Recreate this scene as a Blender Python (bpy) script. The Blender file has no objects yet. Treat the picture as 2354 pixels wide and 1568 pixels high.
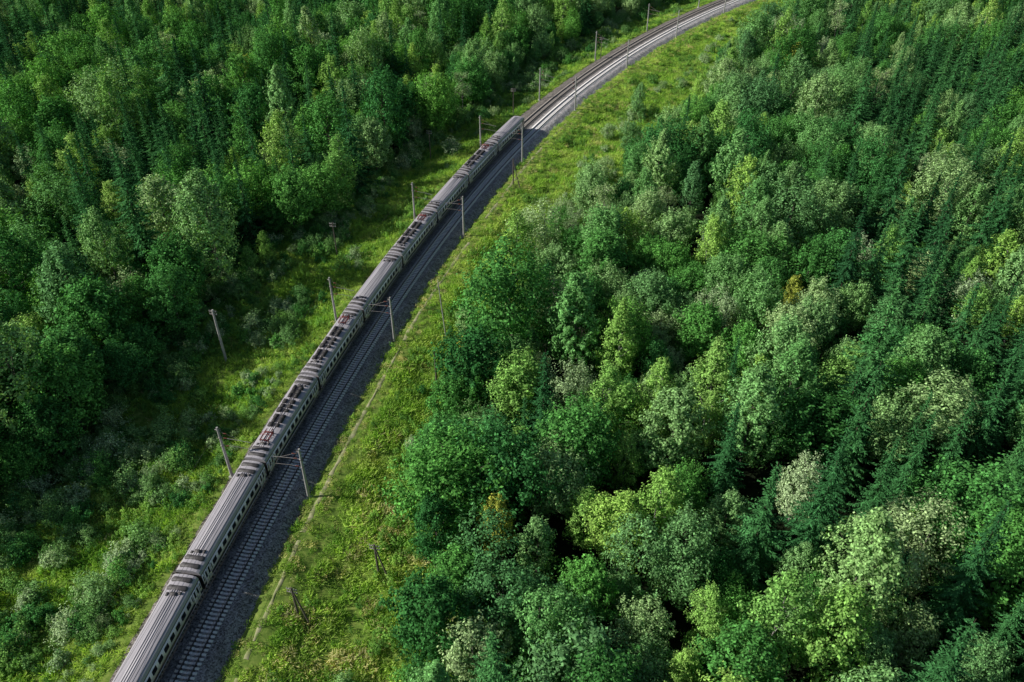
import bpy, math, numpy as np
from mathutils import Vector
rng=np.random.default_rng(11)
SC=bpy.context.scene; COL=SC.collection
R_=math.radians
# ---------------------------------------------------------------- helpers
def vn(x,y,scale,seed=0):
    r=np.random.default_rng(seed+101); G=r.random((256,256))
    u=np.asarray(x)/scale+1000.3; v=np.asarray(y)/scale+1000.7
    i=np.floor(u).astype(int); j=np.floor(v).astype(int); a=u-i; b=v-j
    a=a*a*(3-2*a); b=b*b*(3-2*b)
    g=lambda p,q: G[p%256,q%256]
    return (g(i,j)*(1-a)+g(i+1,j)*a)*(1-b)+(g(i,j+1)*(1-a)+g(i+1,j+1)*a)*b
def sm(x): x=np.clip(x,0,1); return x*x*(3-2*x)
# ---------------------------------------------------------------- track line
S0,S1=-90,440
ss=np.arange(S0,S1+1,1.0)
hd=np.radians(np.where(ss<130,8.8+0.085*ss,19.85+0.107*(ss-130)))
px=np.concatenate([[0],np.cumsum(np.sin((hd[1:]+hd[:-1])/2))]); py=np.concatenate([[0],np.cumsum(np.cos((hd[1:]+hd[:-1])/2))])
i0=int(-S0); px=px-px[i0]-41.3; py=py-py[i0]+62.9
def T(s,off=0.0):
    x=np.interp(s,ss,px); y=np.interp(s,ss,py); h=np.interp(s,ss,hd)
    return x+off*np.cos(h), y-off*np.sin(h), h
def SO(x,y):
    x=np.asarray(x,float).ravel(); y=np.asarray(y,float).ravel()
    s=np.empty_like(x); o=np.empty_like(x)
    qx,qy,qs,qh=px[::2],py[::2],ss[::2],hd[::2]
    for a in range(0,len(x),20000):
        X=x[a:a+20000,None];Y=y[a:a+20000,None]
        k=np.argmin((X-qx)**2+(Y-qy)**2,axis=1)
        dx=X[:,0]-qx[k]; dy=Y[:,0]-qy[k]; h=qh[k]
        s[a:a+20000]=qs[k]+dx*np.sin(h)+dy*np.cos(h)
        o[a:a+20000]=dx*np.cos(h)-dy*np.sin(h)
    return s,o
def edgeL(s): return -np.interp(s,[-60,-10,8,20,40,60,100,150,200,250,310,430],[46,43,36,32,31.5,30,26,23,22,22,21,21])
def edgeR(s): return np.interp(s,[-60,-11,5,17,36,46,70,96,108,133,164,204,250,313,430],[33,31,30,27.5,25,24.5,21.5,22.5,28,37,38,38,35,30,28])
def ground_z(x,y,s=None,o=None):
    x=np.asarray(x,float).ravel(); y=np.asarray(y,float).ravel()
    if s is None: s,o=SO(x,y)
    z=np.interp(o,[-400,-40,-14,-8,-5.4,-4.4,7.4,8.4,11.2,14,20,40,400],[-5,-3.6,-3.0,-2.0,-1.15,-1.7,-1.7,-1.05,-1.05,-1.8,-2.8,-3.3,-5])
    amp=sm((np.abs(o-2)-9)/35)
    z=z+amp*(vn(x,y,45,1)-.5)*4+sm((np.abs(o-2)-8)/6)*((vn(x,y,9,2)-.5)*1.1+(vn(x,y,3,3)-.5)*.45)
    return z
def gz(x,y): return float(ground_z([x],[y])[0])
# ---------------------------------------------------------------- mesh builders
def mk(name,V,F,mats,mi=None,smooth=False):
    V=np.ascontiguousarray(V,dtype=np.float32); F=np.ascontiguousarray(F,dtype=np.int32)
    me=bpy.data.meshes.new(name); n=len(F); k=F.shape[1]
    me.vertices.add(len(V)); me.vertices.foreach_set('co',V.ravel())
    me.loops.add(n*k); me.loops.foreach_set('vertex_index',F.ravel())
    me.polygons.add(n); me.polygons.foreach_set('loop_start',np.arange(0,n*k,k,dtype=np.int32))
    for m in mats: me.materials.append(m)
    if mi is not None: me.polygons.foreach_set('material_index',np.asarray(mi,dtype=np.int32))
    me.update(calc_edges=True); me.validate()
    if smooth: me.polygons.foreach_set('use_smooth',np.ones(n,dtype=bool))
    return me
class Q:  # quad accumulator
    def __init__(s): s.V=[];s.F=[];s.M=[];s.n=0
    def add(s,V,F,m=0):
        V=np.asarray(V,float).reshape(-1,3);F=np.asarray(F,int).reshape(-1,4)
        s.V.append(V);s.F.append(F+s.n);s.M.append(np.full(len(F),m));s.n+=len(V)
    def box(s,c,d,m=0,rz=0):
        hx,hy,hz=d[0]/2,d[1]/2,d[2]/2
        v=np.array([[x,y,z] for z in(-hz,hz) for y in(-hy,hy) for x in(-hx,hx)])
        if rz: c_,s_=math.cos(rz),math.sin(rz); v=np.stack([v[:,0]*c_-v[:,1]*s_,v[:,0]*s_+v[:,1]*c_,v[:,2]],1)
        s.add(v+np.array(c),[[0,2,3,1],[4,5,7,6],[0,1,5,4],[2,6,7,3],[0,4,6,2],[1,3,7,5]],m)
    def tube(s,P,r,k=6,m=0):
        P=np.asarray(P,float); r=np.broadcast_to(np.asarray(r,float),(len(P),))
        d=np.gradient(P,axis=0); d/=np.linalg.norm(d,axis=1)[:,None]+1e-9
        ref=np.array([0,0,1.]) if abs(d[0][2])<.8 else np.array([1.,0,0])
        a=np.cross(d,ref); a/=np.linalg.norm(a,axis=1)[:,None]+1e-9; b=np.cross(d,a)
        th=np.arange(k)/k*2*math.pi
        V=P[:,None]+r[:,None,None]*(a[:,None]*np.cos(th)[None,:,None]+b[:,None]*np.sin(th)[None,:,None])
        n=len(P); F=[[i*k+j,i*k+(j+1)%k,(i+1)*k+(j+1)%k,(i+1)*k+j] for i in range(n-1) for j in range(k)]
        s.add(V,F,m)
        if k==4: s.add(V[-1],[[0,1,2,3]],m)
        if k==8: s.add(V[-1],[[0,1,2,3],[0,3,4,7],[4,5,6,7]],m)
        if k==6: s.add(V[-1],[[0,1,2,3],[0,3,4,5]],m)
    def mesh(s,name,mats,smooth=False):
        return mk(name,np.concatenate(s.V),np.concatenate(s.F),mats,np.concatenate(s.M),smooth)
def obj(name,me,parent=None,loc=(0,0,0),rot=(0,0,0),scale=(1,1,1),link=True):
    o=bpy.data.objects.new(name,me); o.location=loc;o.rotation_euler=rot;o.scale=scale
    if parent is not None:o.parent=parent
    if link: COL.objects.link(o)
    return o
# ---------------------------------------------------------------- materials
def nm(name):
    m=bpy.data.materials.new(name); m.use_nodes=True; nt=m.node_tree
    b=nt.nodes['Principled BSDF']; return m,nt,b
def nd(nt,t,**k):
    n=nt.nodes.new(t)
    for a,v in k.items(): setattr(n,a,v)
    return n
def ramp(nt,fac,stops):
    r=nd(nt,'ShaderNodeValToRGB'); e=r.color_ramp.elements
    while len(e)<len(stops): e.new(.5)
    for q,(p,c) in zip(e,stops): q.position=p; q.color=(*c,1) if len(c)==3 else c
    nt.links.new(fac,r.inputs[0]); return r.outputs[0]
def noise(nt,vec,scale,detail=3,rough=.55):
    n=nd(nt,'ShaderNodeTexNoise'); n.inputs['Scale'].default_value=scale; n.inputs['Detail'].default_value=detail; n.inputs['Roughness'].default_value=rough
    if vec is not None: nt.links.new(vec,n.inputs['Vector'])
    return n.outputs['Fac']
def mixc(nt,f,a,b,mode='MIX'):
    n=nd(nt,'ShaderNodeMix',data_type='RGBA',blend_type=mode)
    for i,v in((0,f),(6,a),(7,b)):
        if hasattr(v,'links'): nt.links.new(v,n.inputs[i])
        else: n.inputs[i].default_value=v if not isinstance(v,tuple) or len(v)==4 else (*v,1)
    return n.outputs[2]
def foliage_out(nt,c,tr,tint=(1.15,1.3,.5)):
    L=nt.links; nt.nodes.remove(nt.nodes['Principled BSDF'])
    d=nd(nt,'ShaderNodeBsdfDiffuse');L.new(c,d.inputs[0]);t=nd(nt,'ShaderNodeBsdfTranslucent');L.new(mixc(nt,1.0,c,tint,'MULTIPLY'),t.inputs[0])
    mx=nd(nt,'ShaderNodeMixShader');mx.inputs[0].default_value=tr;L.new(d.outputs[0],mx.inputs[1]);L.new(t.outputs[0],mx.inputs[2]);L.new(mx.outputs[0],nt.nodes['Material Output'].inputs[0])
def leaf_mat(name,cols,tr=.22,var=.65,gain=3.05):
    m,nt,b=nm(name)
    oi=nd(nt,'ShaderNodeObjectInfo'); g=nd(nt,'ShaderNodeNewGeometry')
    n=len(cols); c=ramp(nt,oi.outputs['Random'],[(i/(n-1),tuple(v*gain for v in cc)) for i,cc in enumerate(cols)])
    br=ramp(nt,g.outputs['Random Per Island'],[(0,(1-var,)*3),(.85,(1+var*.6,)*3),(1,(1+var*1.6,)*3)])
    c=mixc(nt,1.0,c,br,'MULTIPLY')
    foliage_out(nt,c,tr); return m
def simple(name,c1,c2=None,rough=.7,sc=3.0,metal=0,det=4,spec=.4,coord='Object'):
    m,nt,b=nm(name); tc=nd(nt,'ShaderNodeTexCoord')
    c2=c2 or tuple(v*.7 for v in c1)
    nz=noise(nt,tc.outputs[coord],sc,det,.65)
    nt.links.new(ramp(nt,nz,[(.32,c2),(.68,c1)]),b.inputs['Base Color'])
    b.inputs['Roughness'].default_value=rough;b.inputs['Metallic'].default_value=metal;b.inputs['Specular IOR Level'].default_value=spec
    return m
M={}
M['alder']=leaf_mat('alder_leaves',[(.038,.09,.034),(.095,.155,.055),(.045,.11,.032),(.115,.165,.07),(.05,.12,.035),(.08,.145,.053),(.03,.08,.027)])
M['maple']=leaf_mat('maple_leaves',[(.014,.052,.014),(.04,.11,.022),(.02,.07,.02),(.06,.14,.026)])
M['birch']=leaf_mat('birch_leaves',[(.07,.14,.03),(.11,.175,.036),(.06,.13,.032),(.12,.18,.045)])
M['willow']=leaf_mat('willow_leaves',[(.095,.14,.068),(.115,.16,.068),(.125,.165,.095),(.09,.135,.055)])
M['yellow']=leaf_mat('autumn_leaves',[(.155,.165,.03),(.17,.17,.034),(.14,.16,.03)])
M['spruce']=leaf_mat('spruce_needles',[(.010,.036,.013),(.020,.065,.02),(.013,.048,.016),(.028,.082,.024)],tr=.10,var=.45)
M['bark']=simple('grey_bark',(.16,.14,.12),(.06,.05,.04),.9,2)
M['birchbark']=simple('birch_bark',(.5,.48,.45),(.15,.13,.12),.8,1.5)
M['palebark']=simple('pale_dead_bark',(.34,.30,.27),(.18,.16,.14),.9,2)
M['sprbark']=simple('spruce_bark',(.09,.06,.045),(.04,.03,.02),.9,2)
# ---------------------------------------------------------------- vegetation geometry
def nrm(a): return a/(np.linalg.norm(a,axis=-1,keepdims=True)+1e-9)
def leafquads(C,N,ln,wd,r,tdir=None):
    N=nrm(N); t=r.normal(size=C.shape) if tdir is None else tdir
    t=nrm(t-N*np.sum(t*N,-1,keepdims=True)); b=np.cross(N,t)
    n=len(C); ln=(np.ones(n)*ln)[:,None]; wd=(np.ones(n)*wd)[:,None]
    V=np.stack([C-t*ln/2,C+b*wd/2,C+t*ln/2,C-b*wd/2],1).reshape(-1,3)
    return V,np.arange(4*n).reshape(-1,4)
def broadleaf(seed,H,hb,R,ncl,nlf,ls,tm=.4,rag=.3,droop=0.,cs=(.12,.22),rt=.18,limbs=14,up=.75,top=.64,multi=1):
    r=np.random.default_rng(seed)
    nl=multi; lead=np.stack([r.normal(size=nl)*R*.36,r.normal(size=nl)*R*.36,r.uniform(.72,1,nl)],1); lead[0]=[0,0,1]
    li=r.integers(0,nl,ncl)
    t=r.random(ncl)**.8; az=r.random(ncl)*2*math.pi
    pr=np.where(t<tm,.45+.55*np.sin(math.pi/2*np.clip(t/tm,0,1))**.7,np.cos(math.pi/2*np.clip((t-tm)/(1.03-tm),0,1))**top)
    ph=r.random(4)*6.28
    lobe=1+rag*(np.sin(2*az+ph[0]+4*t)*.5+np.sin(3*az+ph[1]-5*t)*.45+np.sin(5*az+ph[2]+9*t)*.3)
    Rl=R*(1 if nl==1 else .78)
    rad=Rl*pr*lobe*(.42+.58*r.random(ncl)**.4)*.92
    cc=np.stack([rad*np.cos(az)+lead[li,0]*np.minimum(1,t*2),rad*np.sin(az)+lead[li,1]*np.minimum(1,t*2),hb+t*(H-hb)*lead[li,2]],1)
    cr=R*r.uniform(cs[0],cs[1],ncl)
    out=nrm(np.stack([cc[:,0]-lead[li,0]*.6,cc[:,1]-lead[li,1]*.6,(t-.3)*R*1.3],1))
    axd=nrm(out+np.array([0,0,up-droop*1.6])+r.normal(size=(ncl,3))*.3)
    d=nrm(r.normal(size=(ncl,nlf,3)))
    rr=(r.random((ncl,nlf,1))**.55)*1.08
    q=r.uniform(-1,1,(ncl,nlf,1))*1.45
    pos=cc[:,None]+d*rr*cr[:,None,None]*.78*(1-.25*q)+axd[:,None]*q*cr[:,None,None]*.88
    if droop: pos[...,2]-=droop*r.random((ncl,nlf))*cr[:,None]*1.4
    N=d*.65+out[:,None]*.85+np.array([0,0,.3])+r.normal(size=d.shape)*.36
    n=ncl*nlf
    V,F=leafquads(pos.reshape(-1,3),N.reshape(-1,3),ls*r.uniform(.65,1.35,n),ls*.6*r.uniform(.7,1.3,n),r)
    crown=Q();crown.add(V,F,0)
    tr=Q(); bx=r.normal()*.4;by=r.normal()*.4
    z=np.linspace(-.5,hb+(H-hb)*.82,7); f=z/H
    P=np.stack([bx*np.sin(f*3),by*np.sin(f*2.5),z],1)
    tr.tube(P,np.linspace(rt,.04,7),6)
    for k in r.choice(ncl,min(limbs,ncl),replace=False):
        e=cc[k]; zs=max(hb*.6,e[2]-np.hypot(e[0],e[1])*.9-.5)
        p0=np.array([np.interp(zs,z,P[:,0]),np.interp(zs,z,P[:,1]),zs]); mid=(p0+e)/2+np.array([0,0,-.25])+r.normal(size=3)*.15
        tr.tube([p0,mid,e],[rt*.4,rt*.22,.02],4)
    return tr,crown
def bare(seed,H,R,lf=2600):
    r=np.random.default_rng(seed); tr=Q(); tips=[]
    def rec(p,d,l,ra,dep):
        m=p+d*l*.5+r.normal(size=3)*l*.05; e=p+d*l+r.normal(size=3)*l*.08
        tr.tube([p,m,e],[ra,ra*.75,ra*.5],4 if dep<2 else 3)
        if dep>=4: tips.append(e);return
        for _ in range(3):
            q=p+(e-p)*r.uniform(.45,1); dd=nrm(d*.75+nrm(r.normal(size=3))*.65+np.array([0,0,.2])); rec(q,dd,l*r.uniform(.55,.72),ra*.55,dep+1)
    z=np.linspace(-.5,H*.9,7); P=np.stack([np.sin(z/H*3)*.3,np.cos(z/H*2)*.3-.3,z],1); tr.tube(P,np.linspace(.16,.03,7),6)
    for i in range(13):
        zz=H*r.uniform(.3,.9); a=r.random()*6.28; rec(np.array([0,0,zz]),nrm(np.array([math.cos(a),math.sin(a),r.uniform(.4,1)])),R*.52*(1.15-zz/H*.6),.07,1)
    tips=np.array(tips); C=tips[r.integers(0,len(tips),lf)]+r.normal(size=(lf,3))*.35
    V,F=leafquads(C,r.normal(size=C.shape)+[0,0,.5],.30,.19,r); c=Q();c.add(V,F,0)
    return tr,c
def spruce(seed,H,R,nbase=9,dens=1.):
    r=np.random.default_rng(seed); C=[];N=[];D=[];Ln=[]
    z=1.0; a0=0
    while z<H-.25:
        f=z/H; rl=R*(1-f)**.85*r.uniform(.75,1.15)+.15
        nb=int(nbase-3*f); a0+=r.uniform(.3,.9)
        for k in range(nb):
            a=a0+k/nb*6.283+r.normal()*.28; l=rl*r.uniform(.4,1.25); o=np.array([math.cos(a),math.sin(a),0]); sd=np.array([-o[1],o[0],0])
            m=max(2,int(l/.27)); q=np.linspace(.12,1,m); dz=(.12 if f>.78 else -.30)*l
            P=np.array([0,0,z+r.normal()*.18])+o*l*q[:,None]+np.stack([q*0,q*0,dz*q+.2*l*q**3],1)
            w=np.clip(.19*l*(1-q*.72)+.16,.18,.8)
            for sg in(-1,1):
                dr=nrm(o*.85+sd*sg*.7+np.array([0,0,-.2])+r.normal(size=(m,3))*.18)
                C.append(P+dr*w[:,None]*.5);D.append(dr);Ln.append(w*1.25);N.append(np.tile([0,0,1.],(m,1))+o*.5+r.normal(size=(m,3))*.4)
            C.append(P);D.append(np.tile(o+[0,0,-.15],(m,1)));Ln.append(np.full(m,.45));N.append(np.tile([0,0,1.],(m,1))+r.normal(size=(m,3))*.5)
        z+=r.uniform(.5,.8)/dens
    n=800; zz=H*(r.random(n)**1.3)*.9+.8; rr=R*(1-zz/H)*.55*np.sqrt(r.random(n)); a=r.random(n)*6.28
    C.append(np.stack([rr*np.cos(a),rr*np.sin(a),zz],1));D.append(r.normal(size=(n,3)));Ln.append(np.full(n,.5));N.append(r.normal(size=(n,3))+[0,0,.6])
    C=np.concatenate(C);D=np.concatenate(D);N=np.concatenate(N);Ln=np.concatenate(Ln)
    V,F=leafquads(C,N,Ln,np.clip(Ln*.34,.12,.25),r,tdir=D); c=Q();c.add(V,F,0)
    tr=Q();tr.tube(np.stack([np.zeros(6),np.zeros(6),np.linspace(-.5,H,6)],1),np.linspace(.22,.02,6),6)
    return tr,c
VAR=[]
def addvar(sp,tc,bark,leaf):
    tr,c=tc
    mt=tr.mesh(sp+'_trunk',[M[bark]],True); mc=c.mesh(sp+'_crown',[M[leaf]])
    j=Q()
    for src,mi in((tr,0),(c,1)): j.add(np.concatenate(src.V),np.concatenate(src.F),mi)
    VAR.append((sp,mt,mc,j.mesh(sp+'_whole',[M[bark],M[leaf]])))
for k in range(8): addvar('alder',broadleaf(10+k,[14,15,16.5,15,17.5,13,16,12][k],3.0,[4.4,5.4,4.7,6.1,4.2,5.6,3.6,4.8][k],[250,310,280,350,250,300,220,260][k],38,.37,tm=[.4,.5,.4,.5,.4,.5,.3,.5][k],multi=[1,3,2,4,1,3,1,4][k],top=[.66,.6,.8,.6,.8,.6,.9,.6][k]),'bark','alder')
for k in range(6): addvar('maple',broadleaf(30+k,[12.5,14,15.5,16.5,13,11][k],2.4,[5.2,6.1,4.8,5.8,4.8,5.4][k],[280,350,270,330,270,290][k],38,.39,tm=.45,rag=.28,top=.55,up=.4,multi=[2,4,1,3,2,5][k]),'bark','maple')
for k in range(6): addvar('birch',broadleaf(50+k,[14,15.5,17,13,16,18][k],3.0,[3.3,3.8,3.4,4.1,3.6,3.2][k],[190,220,190,210,200,190][k],36,.33,tm=.35,rag=.35,droop=.5,cs=(.14,.27),rt=.14,top=[.75,.8,.9,.7,.8,1.0][k],multi=[1,2,1,2,2,1][k]),'birchbark','birch')
for k in range(4): addvar('willow',broadleaf(70+k,[10,12,13.5,9][k],1.8,[4.7,4.3,5.3,4.4][k],[220,200,250,200][k],36,.31,tm=.5,rag=.38,cs=(.12,.22),multi=[4,3,5,4][k],up=1.0),'palebark','willow')
for k in range(2): addvar('autumn',broadleaf(90+k,12+k*2,3,[3.4,3.9][k],180,36,.32,tm=.4,rag=.3,multi=2),'palebark','yellow')
for k in range(8): addvar('spruce',spruce(110+k,[17,19.5,22,21,24,15,18,20][k],[3.8,4.4,3.7,4.9,4.6,3.3,4.6,3.4][k],[9,8,10,8,9,9,7,10][k],[1,1,1.15,.9,1,1.1,.85,1.1][k]),'sprbark','spruce')
for k in range(2): addvar('bare',bare(130+k,13+k,4.2),'palebark','willow')
byS={}
for i,v in enumerate(VAR): byS.setdefault(v[0],[]).append(i)
# ---------------------------------------------------------------- tree placement
H0=88.2;PT=R_(37);FX=28/36*2
def proj(x,y,z):
    h=H0-z; d=y*math.cos(PT)+h*math.sin(PT); return x/d*FX, (y*math.sin(PT)-h*math.cos(PT))/d*FX, d
NC=60000
cy_=rng.uniform(28,398,NC);cx_=rng.uniform(-262,256,NC);hw=.643*(cy_*.8+53)+20;kk=(cx_<hw)&(cx_>-hw-12);cx_=cx_[kk];cy_=cy_[kk]
s_,o_=SO(cx_,cy_); nzE=(vn(cx_,cy_,13,5)-.5)*7+(vn(cx_,cy_,5,55)-.5)*3
dist=np.where(o_<0,edgeL(s_)-o_,o_-edgeR(s_))
keep=((o_<0)&(dist+nzE*.4>1.0))|((o_>0)&(dist+nzE*.9>2.0)); keep&=~(vn(cx_,cy_,12,6)>.93)
cx_=cx_[keep];cy_=cy_[keep];dist=dist[keep]
nS=vn(cx_,cy_,40,8)*.4+vn(cx_,cy_,12,88)*.6;nB=vn(cx_,cy_,26,9);nR=vn(cx_,cy_,17,12);U=rng.random(len(cx_));U2=rng.random(len(cx_));U3=rng.random(len(cx_))
cell={};recs=[]
for i in range(len(cx_)):
    x,y=cx_[i],cy_[i]
    if x>0: ps=.08+.48*float(sm((x-(24+.28*(y-50)))/42))
    else: ps=.14+.34*float(sm((-x-38)/40))*float(sm((y-110)/60))
    ps*=float(sm((nS[i]-.25)/.40))*1.55
    if dist[i]<6: ps*=.4
    small=U3[i]<.10
    if U[i]<ps: spc='spruce'
    else:
        b=nB[i]
        w={'alder':.48 if x>0 else .30,'maple':.2+.28*(b<.45) if x>0 else .42+.28*(b<.5),'birch':.10+.22*(b>.58),'willow':.05+.12*(b<.3),'bare':.02,'autumn':.0015}
        ks=list(w); ws=np.array([w[k] for k in ks]); spc=ks[int(np.searchsorted(np.cumsum(ws/ws.sum()),U2[i]))]
    sc=(rng.uniform(.48,.7) if small else rng.uniform(.7,1.3))
    if x<-10 and y<230: sc*=(1.0 if dist[i]<2 else 1.18)
    elif x<0: sc*=1.08
    elif dist[i]<6: sc*=.62 if dist[i]<2 else .85
    rad=(1.7 if small else 2.1+1.05*nR[i])*(1.02 if spc=='spruce' else .95 if spc=='birch' else 1.1)*(.55+.45*sc)
    ci,cj=int(x//8),int(y//8); bad=False
    for a in(-1,0,1):
        for b_ in(-1,0,1):
            for (qx,qy,qr) in cell.get((ci+a,cj+b_),()):
                if (qx-x)**2+(qy-y)**2<(rad+qr)**2: bad=True;break
            if bad:break
        if bad:break
    if bad: continue
    cell.setdefault((ci,cj),[]).append((x,y,rad)); recs.append([x,y,spc,sc])
for x,y,spc,sc in [(-7.8,110.5,'autumn',.65),(-2.3,70,'autumn',.8),(-84,254,'autumn',.9),(93,265,'autumn',1.1),(53,126,'autumn',.9),
                   (-55.8,145.4,'birch',.5),(-50.5,147.5,'willow',.6),(-53,148.5,'birch',.55),(18,178,'alder',.55),(24,186,'willow',.6),(31,203,'alder',.6),(27,215,'willow',.55),(38,232,'alder',.6),(12,170,'willow',.5)]:
    recs=[q for q in recs if not((q[0]-x)**2+(q[1]-y)**2<(14 if spc=='autumn' else 8) or (spc=='autumn' and abs(q[0]-x)<3.5 and -5<q[1]-y<0))]; recs.append([x,y,spc,sc])
for x,y in ((-13.2,107),(-18.2,67.8),(-12.5,121)): recs=[q for q in recs if not(abs(q[0]-x)<4 and -8<q[1]-y<2)]
zz=ground_z([q[0] for q in recs],[q[1] for q in recs])
full=[]
for q,z in zip(recs,zz):
    x,y,spc,sc=q; vi=int(rng.choice(byS[spc])); u,v,d=proj(x,y,z+10*sc)
    vis=abs(u)<1.0 and abs(v)<.66
    full.append((x,y,z,vi,sc,rng.random()*6.28,d,vis))
LAB={'alder':('alder_tree','dense grey-green broadleaf tree in the mixed forest'),'maple':('maple_tree','dark green round-crowned broadleaf tree in the forest'),
 'birch':('birch_tree','light green slender birch tree in the mixed forest'),'willow':('willow_tree','silvery pale green willow tree among darker forest trees'),
 'autumn':('autumn_tree','yellow-leaved tree turning autumn coloured among green trees'),'spruce':('spruce_tree','dark green conical spruce standing in the forest'),
 'bare':('bare_tree','pale grey half-dead tree with sparse leaves in forest')}
order=sorted([i for i,f in enumerate(full) if f[7]],key=lambda i:full[i][6])
ind=set();cnt={}
for i in order:
    spc=VAR[full[i][3]][0]; k='spruce' if spc=='spruce' else 'leaf'
    lim=170 if k=='spruce' else 300
    if spc in('autumn','bare') or cnt.get(k,0)<lim:
        ind.add(i); cnt[k]=cnt.get(k,0)+(spc not in('autumn','bare'))
def scatter(name,meshes,pts,idx,rz,scl):
    c=bpy.data.collections.new(name+'_kit')
    for i,me in enumerate(meshes): c.objects.link(bpy.data.objects.new('%s_kit_%02d'%(name,i),me))
    me=bpy.data.meshes.new(name); P=np.asarray(pts,np.float32); me.vertices.add(len(P)); me.vertices.foreach_set('co',P.ravel())
    a=me.attributes.new('idx','INT','POINT');a.data.foreach_set('value',np.asarray(idx,np.int32))
    rot=np.zeros((len(P),3),np.float32);rot[:,2]=rz
    a=me.attributes.new('rot','FLOAT_VECTOR','POINT');a.data.foreach_set('vector',rot.ravel())
    a=me.attributes.new('scl','FLOAT_VECTOR','POINT'); sv=np.asarray(scl,np.float32); sv=np.repeat(sv[:,None],3,1) if sv.ndim==1 else sv; a.data.foreach_set('vector',np.ascontiguousarray(sv).ravel())
    o=obj(name,me); ng=bpy.data.node_groups.new(name,'GeometryNodeTree')
    ng.interface.new_socket('Geometry',in_out='INPUT',socket_type='NodeSocketGeometry');ng.interface.new_socket('Geometry',in_out='OUTPUT',socket_type='NodeSocketGeometry')
    gi=ng.nodes.new('NodeGroupInput');go=ng.nodes.new('NodeGroupOutput');ip=ng.nodes.new('GeometryNodeInstanceOnPoints');ci=ng.nodes.new('GeometryNodeCollectionInfo')
    ci.inputs['Collection'].default_value=c;ci.inputs['Separate Children'].default_value=True;ci.inputs['Reset Children'].default_value=True
    def na(nm_,ty):
        q=ng.nodes.new('GeometryNodeInputNamedAttribute');q.data_type=ty;q.inputs['Name'].default_value=nm_
        return [z for z in q.outputs if z.enabled and z.name=='Attribute'][0]
    L=ng.links;L.new(gi.outputs[0],ip.inputs['Points']);L.new(ci.outputs[0],ip.inputs['Instance']);ip.inputs['Pick Instance'].default_value=True
    L.new(na('idx','INT'),ip.inputs['Instance Index']);L.new(na('rot','FLOAT_VECTOR'),ip.inputs['Rotation']);L.new(na('scl','FLOAT_VECTOR'),ip.inputs['Scale']);L.new(ip.outputs[0],go.inputs[0])
    md=o.modifiers.new('scatter','NODES');md.node_group=ng; o['kind']='stuff'
    return o
for i in sorted(ind,key=lambda i:full[i][6]):
    x,y,z,vi,sc,rz,d,_=full[i]; spc,mt,mc,_j=VAR[vi]; nme,lab=LAB[spc]
    e=obj(nme,None,loc=(x,y,z),rot=(0,0,rz),scale=(sc*rng.uniform(.85,1.15),sc*rng.uniform(.85,1.15),sc*rng.uniform(.9,1.1))); e.empty_display_size=.5
    e['label']=lab;e['category']='tree';e['group']='trees of the mixed forest'
    obj('trunk',mt,e);obj('crown',mc,e)
rest=[f for i,f in enumerate(full) if i not in ind]
rs3=np.array([[f[4]*rng.uniform(.85,1.15),f[4]*rng.uniform(.85,1.15),f[4]*rng.uniform(.88,1.1)] for f in rest])
fo=scatter('forest',[v[3] for v in VAR],[f[:3] for f in rest],[f[3] for f in rest],[f[5] for f in rest],rs3)
fo['label']='dense mixed forest of broadleaf and spruce trees'; fo['category']='forest'
print('TREES',len(full),len(ind))
# ---------------------------------------------------------------- low vegetation
def gmat(name,a,b,c,tr=.3,gain=2.8):
    m,nt,bs=nm(name);g=nd(nt,'ShaderNodeNewGeometry');oi=nd(nt,'ShaderNodeObjectInfo')
    G=lambda q:tuple(v*gain for v in q)
    col=ramp(nt,noise(nt,g.outputs['Position'],.13,3,.6),[(.35,G(a)),(.5,G(b)),(.66,G(c))])
    col=mixc(nt,1.0,col,ramp(nt,oi.outputs['Random'],[(0,(.55,.6,.62)),(1,(1.35,1.3,1.15))]),'MULTIPLY')
    foliage_out(nt,col,tr,(1.15,1.25,.6));return m
M['grass']=gmat('tall_grass',(.09,.165,.03),(.14,.21,.042),(.185,.235,.065))
M['weed']=gmat('leafy_weeds',(.045,.105,.024),(.08,.155,.032),(.115,.19,.042))
M['dry']=gmat('dry_grass',(.19,.185,.08),(.23,.215,.11),(.175,.20,.065))
M['shrub']=leaf_mat('shrub_leaves',[(.05,.11,.033),(.09,.155,.055),(.045,.105,.025),(.09,.165,.038)],gain=2.7)
def tuft(seed,n,h,rad,lean=.5,w=.05):
    r=np.random.default_rng(seed);a=r.random(n)*6.28;q=rad*np.sqrt(r.random(n));B=np.stack([q*np.cos(a),q*np.sin(a),np.zeros(n)],1)
    d=nrm(np.stack([np.cos(a)*lean*.5+.45,np.sin(a)*lean*.5-.3,np.ones(n)],1)+r.normal(size=(n,3))*.35);l=h*r.uniform(.6,1.2,n)
    V,F=leafquads(B+d*l[:,None]*.5,r.normal(size=(n,3))*[1,1,.3]+[-.4,0,.6],l,w,r,tdir=d);c=Q();c.add(V,F);return c
tmesh=[tuft(200+k,52,[.75,.9,.6][k],.8,.9,.085).mesh('grass_tuft',[M['grass']]) for k in range(3)]
tmesh+=[tuft(210+k,44,.6,.65,.8,.075).mesh('dry_tuft',[M['dry']]) for k in range(2)]
def mound(seed,R,H,ncl,nlf,ls): return broadleaf(seed,H,.1,R,ncl,nlf,ls,tm=.3,rag=.35,cs=(.2,.34),rt=.04,limbs=6,multi=2)
tmesh+=[mound(220+k,.75,.9,12,16,.16)[1].mesh('weed_clump',[M['weed']]) for k in range(3)]
n=50000
s=rng.uniform(-50,375,n); f=rng.random(n); oL=edgeL(s)-4; oR=edgeR(s)+5; off=oL+(oR-oL)*f
jag=(vn(s,off*0,2.2,20)-.5)*1.4
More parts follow.
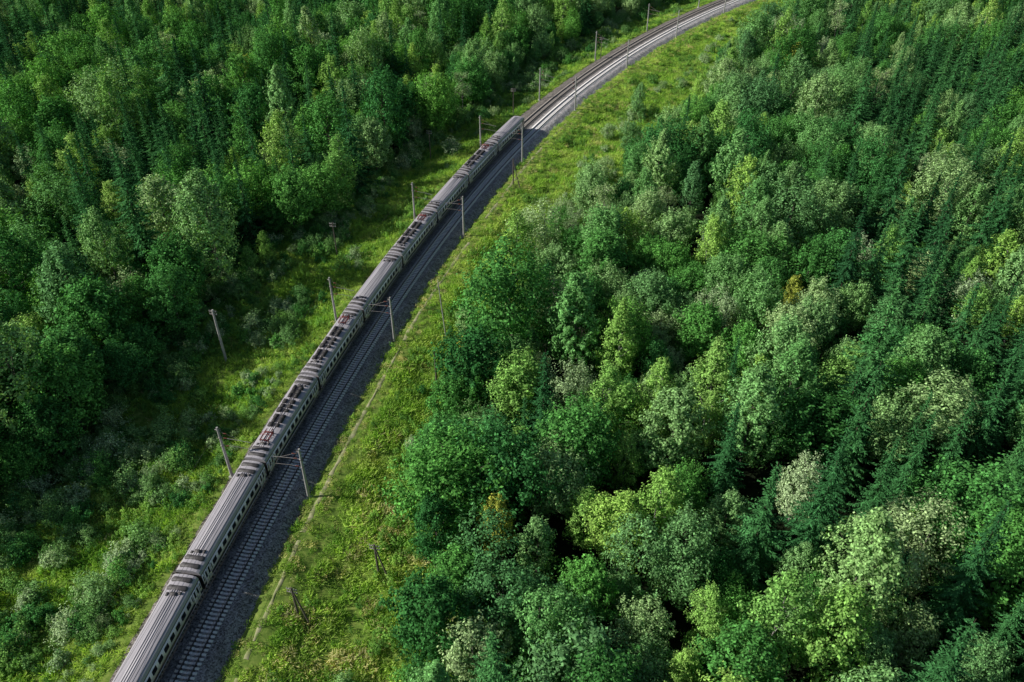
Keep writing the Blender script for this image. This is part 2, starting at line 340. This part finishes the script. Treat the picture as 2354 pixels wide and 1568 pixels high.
def pathc(s): return 10.1+(vn(s,s*0,18,23)-.5)*1.0
ok=((off<-4.9+jag)|(off>7.7+jag)); rut=(s<62)&((np.abs(off-15.6)<.35)|(np.abs(off-17.4)<.35))&(rng.random(n)<.6); ok&=~rut; ok&=~((np.abs(off-pathc(s))<.4)&(s<190)&(rng.random(n)<.72))
s=s[ok];off=off[ok];x,y,_h=T(s,off);z=ground_z(x,y,s,off);n=len(s)
nz=vn(x,y,7,21);nz2=vn(x,y,3,22);u=rng.random(n)
idx=rng.integers(0,3,n); wd=(u<np.where(off>0,.07,.14)+.5*(nz>np.where(off>0,.72,.62))); idx=np.where(wd,rng.integers(5,8,n),idx)
dr=((off>8.2)&(off<12)&(rng.random(n)<.4))|(rng.random(n)<.04)|((off>12)&(nz2>.68)&(rng.random(n)<.5)); idx=np.where(dr,rng.integers(3,5,n),idx)
scl=rng.uniform(.55,1.3,n)*(.55+.9*nz2)*np.where((off>-6.5)&(off<12.6),.62,1.12)
g=scatter('grass',tmesh,np.stack([x,y,z],1),idx,rng.normal(size=n)*.5,scl);g['label']='tall green grass and weeds covering the railway clearing';g['category']='grass'
shm=[mound(240+k,[1.5,1.9,1.3,2.5][k],[1.9,2.6,2.4,3.4][k],[40,52,36,70][k],26,.24) for k in range(4)]
smesh=[];sparts=[]
for tr,c in shm:
    for lm in('shrub','maple','shrub','willow'):
        j=Q();j.add(np.concatenate(tr.V),np.concatenate(tr.F),0);j.add(np.concatenate(c.V),np.concatenate(c.F),1);smesh.append(j.mesh('shrub',[M['bark'],M[lm]]))
        sparts.append((tr.mesh('shrub_stem',[M['bark']]),c.mesh('shrub_foliage',[M[lm]])))
n=13000; s=rng.uniform(-50,372,n);off=np.where(rng.random(n)<.6,edgeL(s)-6+rng.random(n)*(-edgeL(s)-1),14+rng.random(n)*(edgeR(s)-2))
x,y,_h=T(s,off);nn=vn(x,y,8,30)*.6+vn(x,y,3,31)*.4
dl=np.where(off<0,off-edgeL(s),edgeR(s)-off)
pr=np.where(off<0,sm((nn-.53)/.1)*.62+.3*(dl<3.5),sm((nn-.7)/.1)*.2+.45*(dl<1.5)); pr=np.where((off<-6)&(s<45)&(off>-44),pr+.45*(nn>.43),pr)
slope=(off>20)&(s>105)&(s<300)&(nn>.44); pr=np.where(slope,pr+.4*sm((off-19)/10),pr)
pr=np.where((off>-6)&(off<15),0,pr); pr=np.where((off<0)&(s>230),pr*.5,pr); ok=rng.random(n)<pr
x=x[ok];y=y[ok];s=s[ok];off=off[ok]
m=7000; xi=rng.uniform(-230,230,m); yi=rng.uniform(36,380,m); si,oi_=SO(xi,yi); k=((oi_<edgeL(si)-1)|(oi_>edgeR(si)+1))&(np.abs(xi)<.643*(yi*.8+53)+8)&(rng.random(m)<np.where(yi<160,1,.35))
x=np.concatenate([x,xi[k]]);y=np.concatenate([y,yi[k]]);off=np.concatenate([off,oi_[k]]); inF=np.concatenate([np.zeros(len(s),bool),np.ones(k.sum(),bool)])
sfull=np.concatenate([s,si[k]])
z=ground_z(x,y);n=len(x);idx=rng.integers(0,16,n);idx=np.where(inF&(idx%4==3),idx-2,idx);idx=np.where((~inF)&(off>19)&(sfull>105)&(idx%4==1),idx+2,idx);scl=rng.uniform(.4,1.15,n)**1.3; rz=rng.random(n)*6.28
scl=np.where((off>-11)&(off<0),scl*.6,scl)
pj=[proj(a,b,c) for a,b,c in zip(x,y,z)];dd=np.array([p[2] for p in pj]); uu=np.array([abs(p[0])<1 and abs(p[1])<.66 for p in pj])
cand=[i for i in np.argsort(-scl/dd) if uu[i] and not inF[i]][:150]; cs=set(cand)
for i in cand:
    e=obj('bush',None,loc=(x[i],y[i],z[i]-.1),rot=(0,0,rz[i]),scale=(scl[i],)*3); e.empty_display_size=.3
    e['label']='leafy green bush in the grass beside the railway';e['category']='bush';e['group']='bushes in the railway clearing'
    a,b=sparts[idx[i]];obj('stem',a,e);obj('foliage',b,e)
r_=[i for i in range(n) if i not in cs]
g=scatter('shrubs',smesh,np.stack([x,y,z],1)[r_],idx[r_],rz[r_],scl[r_]);g['label']='low shrubs and undergrowth along the forest edge';g['category']='shrubs'
print('SHRUBS',n)
# ---------------------------------------------------------------- ground
def axis(a,b,st,far):
    m=list(np.arange(a,b+.1,st)); lo=[];d=st;v=a
    while v>-far: d*=1.5; v-=d; lo.append(v)
    hi=[];d=st;v=b
    while v<far: d*=1.5; v+=d; hi.append(v)
    return np.array(lo[::-1]+m+hi)
ax=axis(-240,260,1.4,4000); ay=axis(15,430,1.4,4000)
X,Y=np.meshgrid(ax,ay);xs=X.ravel();ys=Y.ravel();s,o=SO(xs,ys);z=ground_z(xs,ys,s,o)
nx,ny=len(ax),len(ay);ii=np.arange(nx*ny).reshape(ny,nx)
F=np.stack([ii[:-1,:-1],ii[:-1,1:],ii[1:,1:],ii[1:,:-1]],-1).reshape(-1,4)
m,nt,b=nm('ground_soil_and_grass');g_=nd(nt,'ShaderNodeNewGeometry');at=nd(nt,'ShaderNodeAttribute',attribute_name='wood')
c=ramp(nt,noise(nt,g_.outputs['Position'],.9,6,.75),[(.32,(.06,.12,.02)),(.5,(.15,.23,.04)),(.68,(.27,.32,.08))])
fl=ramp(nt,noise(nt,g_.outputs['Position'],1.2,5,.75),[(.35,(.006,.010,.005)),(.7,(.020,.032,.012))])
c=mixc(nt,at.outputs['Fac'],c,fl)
nt.links.new(c,b.inputs['Base Color']);b.inputs['Roughness'].default_value=.95;b.inputs['Specular IOR Level'].default_value=.1
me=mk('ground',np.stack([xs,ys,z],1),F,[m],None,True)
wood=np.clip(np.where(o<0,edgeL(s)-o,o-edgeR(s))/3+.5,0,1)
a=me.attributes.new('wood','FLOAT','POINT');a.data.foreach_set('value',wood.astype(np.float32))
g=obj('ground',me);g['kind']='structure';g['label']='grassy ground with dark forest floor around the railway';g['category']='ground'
sv=np.arange(-60,190,.5);oo=np.array([-1,-.4,.4,1]);A,B=np.meshgrid(sv,oo,indexing='ij');wv=.14+.32*vn(A.ravel(),A.ravel()*0,2.2,60)
xb,yb,_h=T(A.ravel(),pathc(A.ravel())+B.ravel()*wv+(vn(A.ravel(),A.ravel()*0,1.3,61)-.5)*.3);zb=ground_z(xb,yb)+.10-.08*(np.abs(B.ravel())>.9);ii=np.arange(len(sv)*4).reshape(-1,4);F=np.stack([ii[:-1,:-1],ii[:-1,1:],ii[1:,1:],ii[1:,:-1]],-1)
kp=(vn(sv[:-1],sv[:-1]*0,5,62)*.6+vn(sv[:-1],sv[:-1]*0,1.7,63)*.4)>.38
F=F[kp].reshape(-1,4)[:,::-1]
M['path']=simple('worn_dirt_path',(.40,.37,.24),(.22,.26,.09),.95,.9,spec=.1)
g=obj('path',mk('path',np.stack([xb,yb,zb],1),F,[M['path']]));g['kind']='structure';g['label']='narrow pale worn path running beside the railway ballast';g['category']='path'
# ---------------------------------------------------------------- ballast
offs=np.array([-5.6,-5.0,-4.4,-3.8,-3.2,-2.7,-2.2,-1,0,1,2.05,3,4.1,5,5.7,6.2,6.7,7.2,7.7,8.2,8.8])
zs=np.interp(offs,[-5.6,-2.7,-2.2,6.2,6.7,8.8],[-1.6,-.40,-.29,-.29,-.42,-1.6])
sv=np.arange(-80,430,.8);A,B=np.meshgrid(sv,offs,indexing='ij');xb,yb,_h=T(A.ravel(),B.ravel())
zb=np.tile(zs,len(sv))+(vn(xb,yb,1.1,40)-.5)*.16*(np.abs(B.ravel()-2.05)>4.4)+(vn(xb,yb,.5,41)-.5)*.03
k=len(offs);ii=np.arange(len(sv)*k).reshape(-1,k);F=np.stack([ii[:-1,:-1],ii[:-1,1:],ii[1:,1:],ii[1:,:-1]],-1).reshape(-1,4)[:,::-1]
m,nt,b=nm('ballast_stone');g_=nd(nt,'ShaderNodeNewGeometry');at=nd(nt,'ShaderNodeAttribute',attribute_name='off');at2=nd(nt,'ShaderNodeAttribute',attribute_name='sunlit')
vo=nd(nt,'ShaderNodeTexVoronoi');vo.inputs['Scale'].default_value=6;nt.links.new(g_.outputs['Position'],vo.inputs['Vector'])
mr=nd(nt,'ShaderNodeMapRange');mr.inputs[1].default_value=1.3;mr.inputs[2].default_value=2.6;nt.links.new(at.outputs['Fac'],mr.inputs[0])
cr_=mixc(nt,at2.outputs['Fac'],(.22,.22,.22),(.42,.40,.395))  # pale new stone, with a darker tone painted in for the train's shadow
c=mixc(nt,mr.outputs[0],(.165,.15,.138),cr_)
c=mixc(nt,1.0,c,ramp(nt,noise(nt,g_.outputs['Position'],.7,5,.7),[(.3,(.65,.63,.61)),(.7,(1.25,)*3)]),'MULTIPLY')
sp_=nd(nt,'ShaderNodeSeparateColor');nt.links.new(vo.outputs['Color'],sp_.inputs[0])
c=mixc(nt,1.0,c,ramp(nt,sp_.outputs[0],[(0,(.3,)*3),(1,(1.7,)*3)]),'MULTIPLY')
nt.links.new(c,b.inputs['Base Color']);b.inputs['Roughness'].default_value=.95;b.inputs['Specular IOR Level'].default_value=.15
bp=nd(nt,'ShaderNodeBump');bp.inputs['Distance'].default_value=.05;bp.inputs['Strength'].default_value=.8;nt.links.new(vo.outputs['Distance'],bp.inputs['Height']);nt.links.new(bp.outputs[0],b.inputs['Normal'])
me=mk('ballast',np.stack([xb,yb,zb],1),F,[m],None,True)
for nme,v in(('off',B.ravel()),('sunlit',sm((A.ravel()-120)/50))):
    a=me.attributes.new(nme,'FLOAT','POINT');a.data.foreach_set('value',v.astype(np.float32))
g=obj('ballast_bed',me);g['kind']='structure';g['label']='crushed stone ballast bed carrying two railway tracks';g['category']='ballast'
# ---------------------------------------------------------------- tracks
M['rail']=simple('rail_steel',(.04,.028,.024),(.025,.018,.016),.6,2)
M['railtop']=simple('worn_rail_head',(.11,.10,.10),(.07,.06,.06),.5,2,metal=.2)
M['sleeper']=simple('concrete_sleeper',(.86,.84,.82),(.68,.66,.64),.85,1.2,coord='Generated')
M['sleeper_old']=simple('weathered_sleeper',(.36,.33,.30),(.22,.20,.18),.9,1.2,coord='Generated')
def sweep(offz,sv,ms,name,topi=None):
    k=len(offz);A=np.repeat(sv,k);O=np.tile([p[0] for p in offz],len(sv));Z=np.tile([p[1] for p in offz],len(sv));x,y,_=T(A,O)
    ii=np.arange(len(sv)*k).reshape(-1,k);jj=np.roll(ii,-1,1);F=np.stack([ii[:-1],jj[:-1],jj[1:],ii[1:]],-1).reshape(-1,4)[:,::-1]
    mi=np.tile((np.arange(k)==topi).astype(int),len(sv)-1)
    return mk(name,np.stack([x,y,Z],1),F,ms,mi)
for c0,lab,sm_ in((0.0,'railway track under the train on brownish ballast','sleeper_old'),(4.1,'empty railway track with concrete sleepers beside train','sleeper')):
    e=obj('railway_track',None);e['kind']='structure';e['label']=lab;e['category']='railway track'
    sv=np.arange(-80,428,2.0)
    for sd in(-.79,.79):
        cc=c0+sd; obj('rail',sweep([(cc-.11,-.18),(cc-.06,-.14),(cc-.075,-.03),(cc-.07,0),(cc+.07,0),(cc+.075,-.03),(cc+.06,-.14),(cc+.11,-.18)],sv,[M['rail'],M['railtop']],'rail',3),e)
    st=np.arange(-80,427,.62); tv=[];tf=[]
    for (a,b_,zt) in((-1.38,-.40,-.14),(.40,1.38,-.14),(-.40,.40,-.25)):
        base=[[l,w,zz_] for zz_ in(-.36,zt) for w in(-.14,.14) for l in(a,b_)]
        n0=len(tv);tv+=base;tf+=[[n0+i for i in f] for f in([4,5,7,6],[0,1,5,4],[2,6,7,3],[0,4,6,2],[1,3,7,5])]
    tv=np.array(tv);tf=np.array(tf);x0,y0,h=T(st,c0)
    lx=tv[None,:,0];ly=tv[None,:,1];VX=x0[:,None]+lx*np.cos(h)[:,None]+ly*np.sin(h)[:,None];VY=y0[:,None]-lx*np.sin(h)[:,None]+ly*np.cos(h)[:,None]
    V=np.stack([VX,VY,np.broadcast_to(tv[None,:,2],VX.shape)],-1).reshape(-1,3);F=(tf[None]+(np.arange(len(st))*len(tv))[:,None,None]).reshape(-1,4)
    o=obj('sleepers',mk('sleepers',V,F,[M[sm_]]),e);o['kind']='stuff'
# ---------------------------------------------------------------- masts and poles
M['conc']=simple('mast_concrete',(.45,.44,.42),(.30,.29,.28),.9,.8)
M['steel']=simple('galvanised_steel',(.28,.27,.27),(.16,.14,.13),.6,4,metal=.3)
M['ins']=simple('brown_insulator',(.20,.06,.035),(.12,.03,.02),.35,4)
M['wood']=simple('weathered_wood',(.17,.14,.12),(.08,.065,.055),.9,3)
M['wire']=simple('copper_wire',(.08,.07,.06),None,.6,4,metal=.3)
def mast_meshes(reach):
    p=Q();p.tube([[0,0,-1.2],[0,0,3],[0,0,9.6]],[.25,.22,.15],8)
    p.box((0,0,-.7),(.8,.8,.7))
    b=Q();b.tube([[.1,0,7.6],[reach*.55,0,7.5],[reach,0,7.35]],.045,6);b.tube([[.1,0,8.9],[reach*.75,0,7.45]],.025,4);b.tube([[.1,0,6.0],[reach*.5,0,6.1],[reach*.95,0,5.95]],.035,4)
    b.tube([[reach*.95,0,5.95],[reach*.8,0,7.4]],.02,4);b.box((0,0,7.6),(.42,.42,.12));b.box((0,0,6.0),(.42,.42,.12));b.box((0,0,9.1),(.9,.1,.1));b.tube([[.45,0,9.1],[.45,0,9.5]],.03,4)
    i=Q()
    for xx,zz in((.55,7.6),(.55,6.05),(.7,8.52)):
        P=np.array([[xx+d,0,zz] for d in np.linspace(0,.55,8)]);i.tube(P,[.05,.1,.05,.1,.05,.1,.05,.04],8)
    return p.mesh('mast_pole',[M['conc']],False),b.mesh('mast_bracket',[M['steel']]),i.mesh('mast_insulator',[M['ins']])
mR=mast_meshes(4.3);mL=mast_meshes(4.7)
SR=[-22,19,58.5,100,142,184,227,270,312,352];SL=[-20,21,62,103,145,187,230,272,315,355]
for side,o0,sl in((1,8.25,SR),(-1,-4.95,SL)):
    for s in sl:
        x,y,h=T(s,o0);a,b,c=(mR if side>0 else mL)
        e=obj('catenary_mast',None,loc=(x,y,-.75),rot=(0,R_(rng.normal()*.6),-h+(math.pi if side>0 else 0)))
        e['label']='grey concrete catenary mast with bracket arm beside the track';e['category']='catenary mast';e['group']='catenary masts along the railway'
        obj('pole',a,e);obj('bracket',b,e);obj('insulator',c,e)
for off,z0,sag,sl in((0.2,5.15,0,SL),(0.1,6.55,.7,SL),(4.2,5.15,0,SR),(4.2,6.55,.7,SR),(-5.0,8.7,1.,SL),(8.3,8.7,1.,SR)):
    pts=[]
    for a,b in zip(sl[:-1],sl[1:]):
        xa,ya,_=T(a,off);xb_,yb_,_=T(b,off)
        for f in np.linspace(0,1,9)[:-1]: pts.append((xa+(xb_-xa)*f,ya+(yb_-ya)*f,z0-sag*4*f*(1-f)))
    q=Q();q.tube(pts,.018,4);o=obj('overhead_wire',q.mesh('overhead_wire',[M['wire']]));o['label']='thin dark overhead wire strung above the railway';o['category']='overhead wire';o['group']='overhead wires'
def pole(x,y,h,lab,mat='wood',r=.13,arm=True,strut=False,tilt=(0,0)):
    z=gz(x,y);e=obj('utility_pole',None,loc=(x,y,z),rot=(tilt[0],tilt[1],-R_(15)));e['label']=lab;e['category']='utility pole'
    q=Q();q.tube([[0,0,-.5],[0,0,h*.5],[0,0,h]],[r*1.25,r*1.1,r*.8],8);obj('pole',q.mesh('utility_pole_shaft',[M[mat]]),e)
    if arm:
        q=Q()
        for zz in(h-.35,h-.95): q.box((0,0,zz),(1.5,.1,.1),0)
        for zz in(h-.35,h-.95):
            for xx in(-.65,-.3,.3,.65): q.tube([[xx,0,zz],[xx,0,zz+.13],[xx,0,zz+.25]],[.03,.07,.04],6,1)
        obj('crossarm',q.mesh('crossarm',[M['steel'],M['conc']]),e)
    if strut:
        q=Q();q.tube([[1.9,-.6,-.4],[.1,0,h*.85]],[r,r*.7],6);obj('strut',q.mesh('strut',[M[mat]]),e)
pole(-52.5,114.7,11.5,'tall grey concrete utility pole with crossarms in the clearing','conc',.2)
pole(-38.8,152.7,8.5,'thin dark wooden utility pole in the grass clearing','wood',.1,True)
pole(-22.3,204.8,8.5,'thin dark wooden utility pole in the grass clearing','wood',.1,True)
pole(0.4,231.5,8.5,'thin wooden utility pole in the grass beside tracks','wood',.1,True)
pole(31,282,8.5,'thin wooden utility pole in the grass beside tracks','wood',.1,True)
pole(-13.2,107,8,'short dark wooden pole at the forest edge','wood',.15,False)
pole(-18.2,67.8,6.5,'dark wooden pole with slanted strut at forest edge','wood',.14,True,True)
pole(-27.5,60.7,6,'dark wooden pole with strut standing in tall grass','wood',.14,True,True)
pole(.3,183.7,7,'dark wooden pole with long slanted strut beside ballast','wood',.14,False,True)
pole(-12.5,121,13,'tall thin pale leaning dead trunk at the forest edge','conc',.1,False,False,(0,R_(-4)))  # dead birch trunk, built with the plain pole shape
# ---------------------------------------------------------------- train
def trainmat(name,c1,c2,rough=.5,stretch=(3,.25,3)):
    m,nt,b=nm(name);tc=nd(nt,'ShaderNodeTexCoord');mp=nd(nt,'ShaderNodeMapping');mp.inputs['Scale'].default_value=stretch
    nt.links.new(tc.outputs['Object'],mp.inputs[0]);n1=noise(nt,mp.outputs[0],1.6,5,.7)
    nt.links.new(ramp(nt,n1,[(.3,c2),(.65,c1)]),b.inputs['Base Color']);b.inputs['Roughness'].default_value=rough;b.inputs['Specular IOR Level'].default_value=.4;return m
M['roof']=trainmat('roof_grey_paint',(.44,.415,.44),(.34,.32,.34),.5)
M['rib']=trainmat('roof_rib_dark',(.20,.19,.195),(.13,.12,.125),.6)
M['body']=trainmat('body_dark_graphite',(.03,.028,.034),(.018,.017,.02),.4,(.5,.5,2))
M['white']=trainmat('white_band_paint',(.98,.87,.99),(.94,.83,.95),.25,(.5,1.5,2))
M['glass']=simple('dark_window_glass',(.008,.009,.013),(.012,.013,.018),.15,2,spec=.3)
M['black']=simple('black_roof_equipment',(.045,.041,.04),(.022,.02,.02),.7,3)
M['vent']=simple('sooty_vent_hood',(.11,.10,.10),(.04,.037,.037),.6,2)
M['red']=simple('red_pantograph_paint',(.28,.05,.045),(.15,.035,.03),.6,3)
M['under']=simple('underframe_grime',(.04,.034,.03),(.02,.017,.015),.9,3)
L=19.5;hl=L/2
def loft(secs,m,name):
    k=len(secs[0]);V=np.concatenate(secs)
    fs=[(i*k+j,(i+1)*k+j,(i+1)*k+(j+1)%k,i*k+(j+1)%k) for i in range(len(secs)-1) for j in range(k)]
    me=bpy.data.meshes.new(name)
    fs+=[tuple(range(k))[::-1],tuple(range(len(V)-k,len(V)))]
    me.from_pydata([tuple(v) for v in V],[],fs);me.materials.append(m);me.update();return me
bs=[(1.58,.62),(1.70,.95),(1.74,1.6),(1.74,3.38),(1.68,3.52),(-1.68,3.52),(-1.74,3.38),(-1.74,1.6),(-1.70,.95),(-1.58,.62)]
rs=[(1.71,3.46),(1.67,3.66),(1.52,3.88),(1.2,4.04),(.75,4.13),(.3,4.17),(-.3,4.17),(-.75,4.13),(-1.2,4.04),(-1.52,3.88),(-1.67,3.66),(-1.71,3.46)]
sec=lambda p,y,k=1,kz=1,z0=0:np.array([[a*k,y,z0+(b-z0)*kz] for a,b in p])
body=loft([sec(bs,-hl),sec(bs,hl)],M['body'],'carriage_body')
cabb=loft([sec(bs,-hl),sec(bs,hl-1.6),sec(bs,hl-.5,.95,.99),sec(bs,hl,.82,.93)],M['body'],'cab_carriage_body')
roofA=loft([sec(rs,-hl-.03,1,.98,3.46),sec(rs,-hl+.25),sec(rs,hl-.25),sec(rs,hl+.03,1,.98,3.46)],M['roof'],'carriage_roof')
roofC=loft([sec(rs,-hl),sec(rs,hl-2.0),sec(rs,hl-.8,.97,.8,3.46),sec(rs,hl-.2,.88,.3,3.46)],M['roof'],'cab_carriage_roof')
def zr(x): return float(np.interp(abs(x),[.3,.75,1.2,1.52,1.67],[4.17,4.13,4.04,3.88,3.66]))
q=Q()
for x in(-1.25,.5,.85,1.25): q.box((x,0,zr(x)+.0),(.05,L-3.6,.04))
ribs=q.mesh('roof_ribs',[M['rib']])
q=Q()
for x in(-.4,-.1,.2): q.box((x,0,zr(x)+.01),(.22,L-4.0,.04))
walk=q.mesh('roof_walkway',[M['roof']])
th=np.linspace(0,math.pi,9)
def hood(q,yc,w,r):
    P=[]
    for sx,kk in((-w/2,.55),(-w/2+.25,1),(w/2-.25,1),(w/2,.55)):
        P+=[[sx,yc+math.cos(t)*r*kk,zr(sx)-.06+math.sin(t)*r*.75*kk] for t in th]
    P=np.array(P);F=[[i*9+j,i*9+j+1,(i+1)*9+j+1,(i+1)*9+j] for i in range(3) for j in range(8)];q.add(P,F)
    F2=[[0,1,7,8],[1,2,6,7],[2,3,5,6]];q.add(P[:9],F2);q.add(P[-9:],[f[::-1] for f in F2])
q=Q();hood(q,0,2.7,.42);vent=q.mesh('roof_vent_hood',[M['vent']],False)
q=Q();q.box((0,0,4.22),(.9,.45,.16));q.box((.75,.2,4.15),(.35,.35,.18));q.box((-.8,-.1,4.15),(.3,.5,.16));vbox=q.mesh('roof_hatch',[M['vent']])
def wx(s,z0,z1,w,m='glass',cut=.1,prox=1.757):
    yy=[-w/2,-w/2+cut,w/2-cut,w/2];P=[(yy[0],z0+cut),(yy[1],z0),(yy[2],z0),(yy[3],z0+cut),(yy[3],z1-cut),(yy[2],z1),(yy[1],z1),(yy[0],z1-cut)]
    V=[(s*prox,a,b) for a,b in P]+[(s*(prox-.03),a,b) for a,b in P];F=[tuple(range(8)) if s>0 else tuple(range(8))[::-1]]+[(i,(i+1)%8,8+(i+1)%8,8+i) for i in range(8)]
    me=bpy.data.meshes.new('window');me.from_pydata(V,[],F);me.materials.append(M[m]);me.update();return me
win={1:wx(1,2.02,2.92,.95),-1:wx(-1,2.02,2.92,.95)}
q=Q()
for s in(-1,1): q.box((s*1.742,0,2.47),(.02,14.6,1.75)); q.box((s*1.742,0,1.02),(.03,L-.2,.07))
band=q.mesh('white_band',[M['white']])
def doormesh(s):
    q=Q();q.box((s*1.745,0,2.15),(.03,1.5,2.3),0)
    for y in(-.36,.36): q.box((s*1.766,y,2.5),(.012,.34,1.15),1)
    q.box((s*1.766,0,2.15),(.01,.05,2.28),1)
    for y in(-1.05,1.05): q.box((s*1.745,y,2.47),(.02,.42,1.75),0);q.box((s*1.76,y,2.5),(.012,.16,1.0),1)
    return q.mesh('door',[M['white'],M['glass']])
door={1:doormesh(1),-1:doormesh(-1)}
q=Q();q.box((0,0,.55),(2.3,2.9,.3))
for s in(-1,1):
    q.box((s*1.05,0,.5),(.18,3.2,.35))
    for y in(-1.2,1.2):
        P=[[s*.70,y,.48],[s*.72,y,.48],[s*.84,y,.48]];q.tube(P,[.5,.5,.47],8);q.tube(P[::-1],[.47,.5,.5],8)
bog=q.mesh('bogie',[M['under']])
q=Q();q.box((0,-1.5,.75),(2.6,2.2,.6));q.box((0,1.6,.8),(2.4,1.8,.5));q.box((.6,0,.75),(1,1,.5));und=q.mesh('underfloor_box',[M['under']])
q=Q();q.box((0,0,2.2),(1.5,.62,2.5));q.box((0,0,2.2),(1.62,.12,2.62));q.box((0,-.2,2.2),(1.6,.08,2.6));q.box((0,.2,2.2),(1.6,.08,2.6));gang=q.mesh('gangway',[M['under']])
q=Q();rr_=np.random.default_rng(5)
for y in (-4.3,-3.2,-2.3,-.9,.1,1.2,2.7,3.6,4.5):
    for x in(-.6,.5):
        w_,l_=rr_.uniform(.55,.85),rr_.uniform(.55,.95)
        q.box((x+rr_.normal()*.08,y,zr(x)+.12),(w_,l_,rr_.uniform(.18,.32)),0)
        for d in(-.2,.1): q.box((x,y+d,zr(x)+.30),(w_*.8,.08,.05),1)
q.tube([[0,-5,4.4],[0,5,4.4]],.04,4,1)
res=q.mesh('resistor_boxes',[M['black'],M['vent']])
q=Q();zb=4.35
for x in(-.65,.65):
    for y in(-.9,.9): q.tube([[x,y,zb-.25],[x,y,zb-.12],[x,y,zb],[x,y,zb+.1]],[.09,.05,.09,.05],8,1)
q.box((-.65,0,zb+.12),(.12,2.1,.1));q.box((.65,0,zb+.12),(.12,2.1,.1));q.box((0,-.9,zb+.12),(1.4,.12,.1));q.box((0,.9,zb+.12),(1.4,.12,.1))
k=.6;e_=1.35
for x in(-.55,.55):
    for sg in(-1,1):
        q.tube([[x,sg*.5,zb+.15],[x*.9,sg*e_,zb+.15+k*.4]],.045,4);q.tube([[x*.9,sg*e_,zb+.15+k*.4],[x*.8,sg*.2,zb+.15+k*.78]],.04,4)
for sg in(-1,1): q.tube([[-.95,sg*.2,zb+k*.6],[-.7,sg*.2,zb+.15+k*.82],[.7,sg*.2,zb+.15+k*.82],[.95,sg*.2,zb+k*.6]],.05,4)
pnt=q.mesh('pantograph',[M['red'],M['ins']])
wsme=bpy.data.meshes.new('windscreen')
wsme.from_pydata([(-1.2,hl+.012,2.05),(1.2,hl+.012,2.05),(1.15,hl+.012,3.0),(-1.15,hl+.012,3.0),(-1.2,hl-.03,2.05),(1.2,hl-.03,2.05),(1.15,hl-.03,3.0),(-1.15,hl-.03,3.0)],[],[(0,1,2,3),(0,4,5,1),(2,6,7,3),(1,5,6,2),(0,3,7,4)]);wsme.materials.append(M['glass'])
x,y,h=T(-20.1,0);train=obj('passenger_train',None,loc=(x,y,0));train['label']='long grey electric passenger train with white window band';train['category']='train'
PITCH=20.15
for k in range(-1,9):
    sa=(k-1)*PITCH; sb=k*PITCH
    xa,ya,_=T(sa,0);xc,yc,_=T(sb,0);h=math.atan2(xc-xa,yc-ya);cx,cy=(xa+xc)/2,(ya+yc)/2
    cab=(k==8);c=obj('carriage',cabb if cab else body,train,loc=(cx-x,cy-y,0),rot=(0,0,-h))
    motor={2:-1,3:1,5:1,7:1}.get(k,0)
    if motor: c['label']='motor carriage with red pantograph and black roof boxes'
    if cab: c['label']='end carriage with driver cab and rounded roof end'
    obj('roof',roofC if cab else roofA,c);obj('white_band',band,c)
    if not motor: obj('roof_ribs',ribs,c)
    obj('roof_walkway',walk,c)
    for sg in(-1,1):
        if cab and sg==1: continue
        obj('roof_vent',vent,c,loc=(0,sg*(hl-.75),0));obj('roof_vent',vent,c,loc=(0,sg*(hl-2.0),0));obj('roof_hatch',vbox,c,loc=(0,sg*(hl-2.95),0),rot=(0,0,0 if sg>0 else math.pi))
    for sg in(-1,1): obj('bogie',bog,c,loc=(0,sg*6.65,0))
    obj('underfloor_box',und,c)
    if not cab: obj('gangway',gang,c,loc=(0,hl+.33,0))
    if cab: obj('windscreen',wsme,c)
    for s in(-1,1):
        for yy in np.arange(-4.5,4.6,1)*1.44: obj('window',win[s],c,loc=(0,yy,0))
        for sg in(-1,1):
            if not(cab and sg==1): obj('door',door[s],c,loc=(0,sg*8.45,0))
    if motor: obj('resistor_boxes',res,c,loc=(0,-motor*1.6,0));obj('pantograph',pnt,c,loc=(0,motor*5.4,0))
# ---------------------------------------------------------------- light, sky, camera
az=math.atan2(-1,-.05);el=R_(34);sv=Vector((math.sin(az)*math.cos(el),math.cos(az)*math.cos(el),math.sin(el)))
li=bpy.data.lights.new('sun','SUN');li.energy=5.0;li.angle=R_(.5);li.color=(1,.965,.89);lo=bpy.data.objects.new('sun',li);lo.rotation_euler=(-sv).to_track_quat('-Z','Y').to_euler();lo.location=(-100,100,150);COL.objects.link(lo)
w=bpy.data.worlds.new('World');SC.world=w;w.use_nodes=True;nt=w.node_tree;sk=nt.nodes.new('ShaderNodeTexSky');sk.sky_type='NISHITA';sk.sun_disc=False;sk.sun_elevation=el;sk.sun_rotation=az
nt.links.new(sk.outputs[0],nt.nodes['Background'].inputs[0]);nt.nodes['Background'].inputs[1].default_value=.07
cam=bpy.data.cameras.new('camera');cam.lens=28;cam.sensor_width=36;cam.clip_end=9000;co=bpy.data.objects.new('camera',cam);co.location=(0,0,H0);co.rotation_euler=(R_(53),0,0);COL.objects.link(co);SC.camera=co
SC.view_settings.view_transform='Standard';SC.view_settings.look='None';SC.view_settings.exposure=0
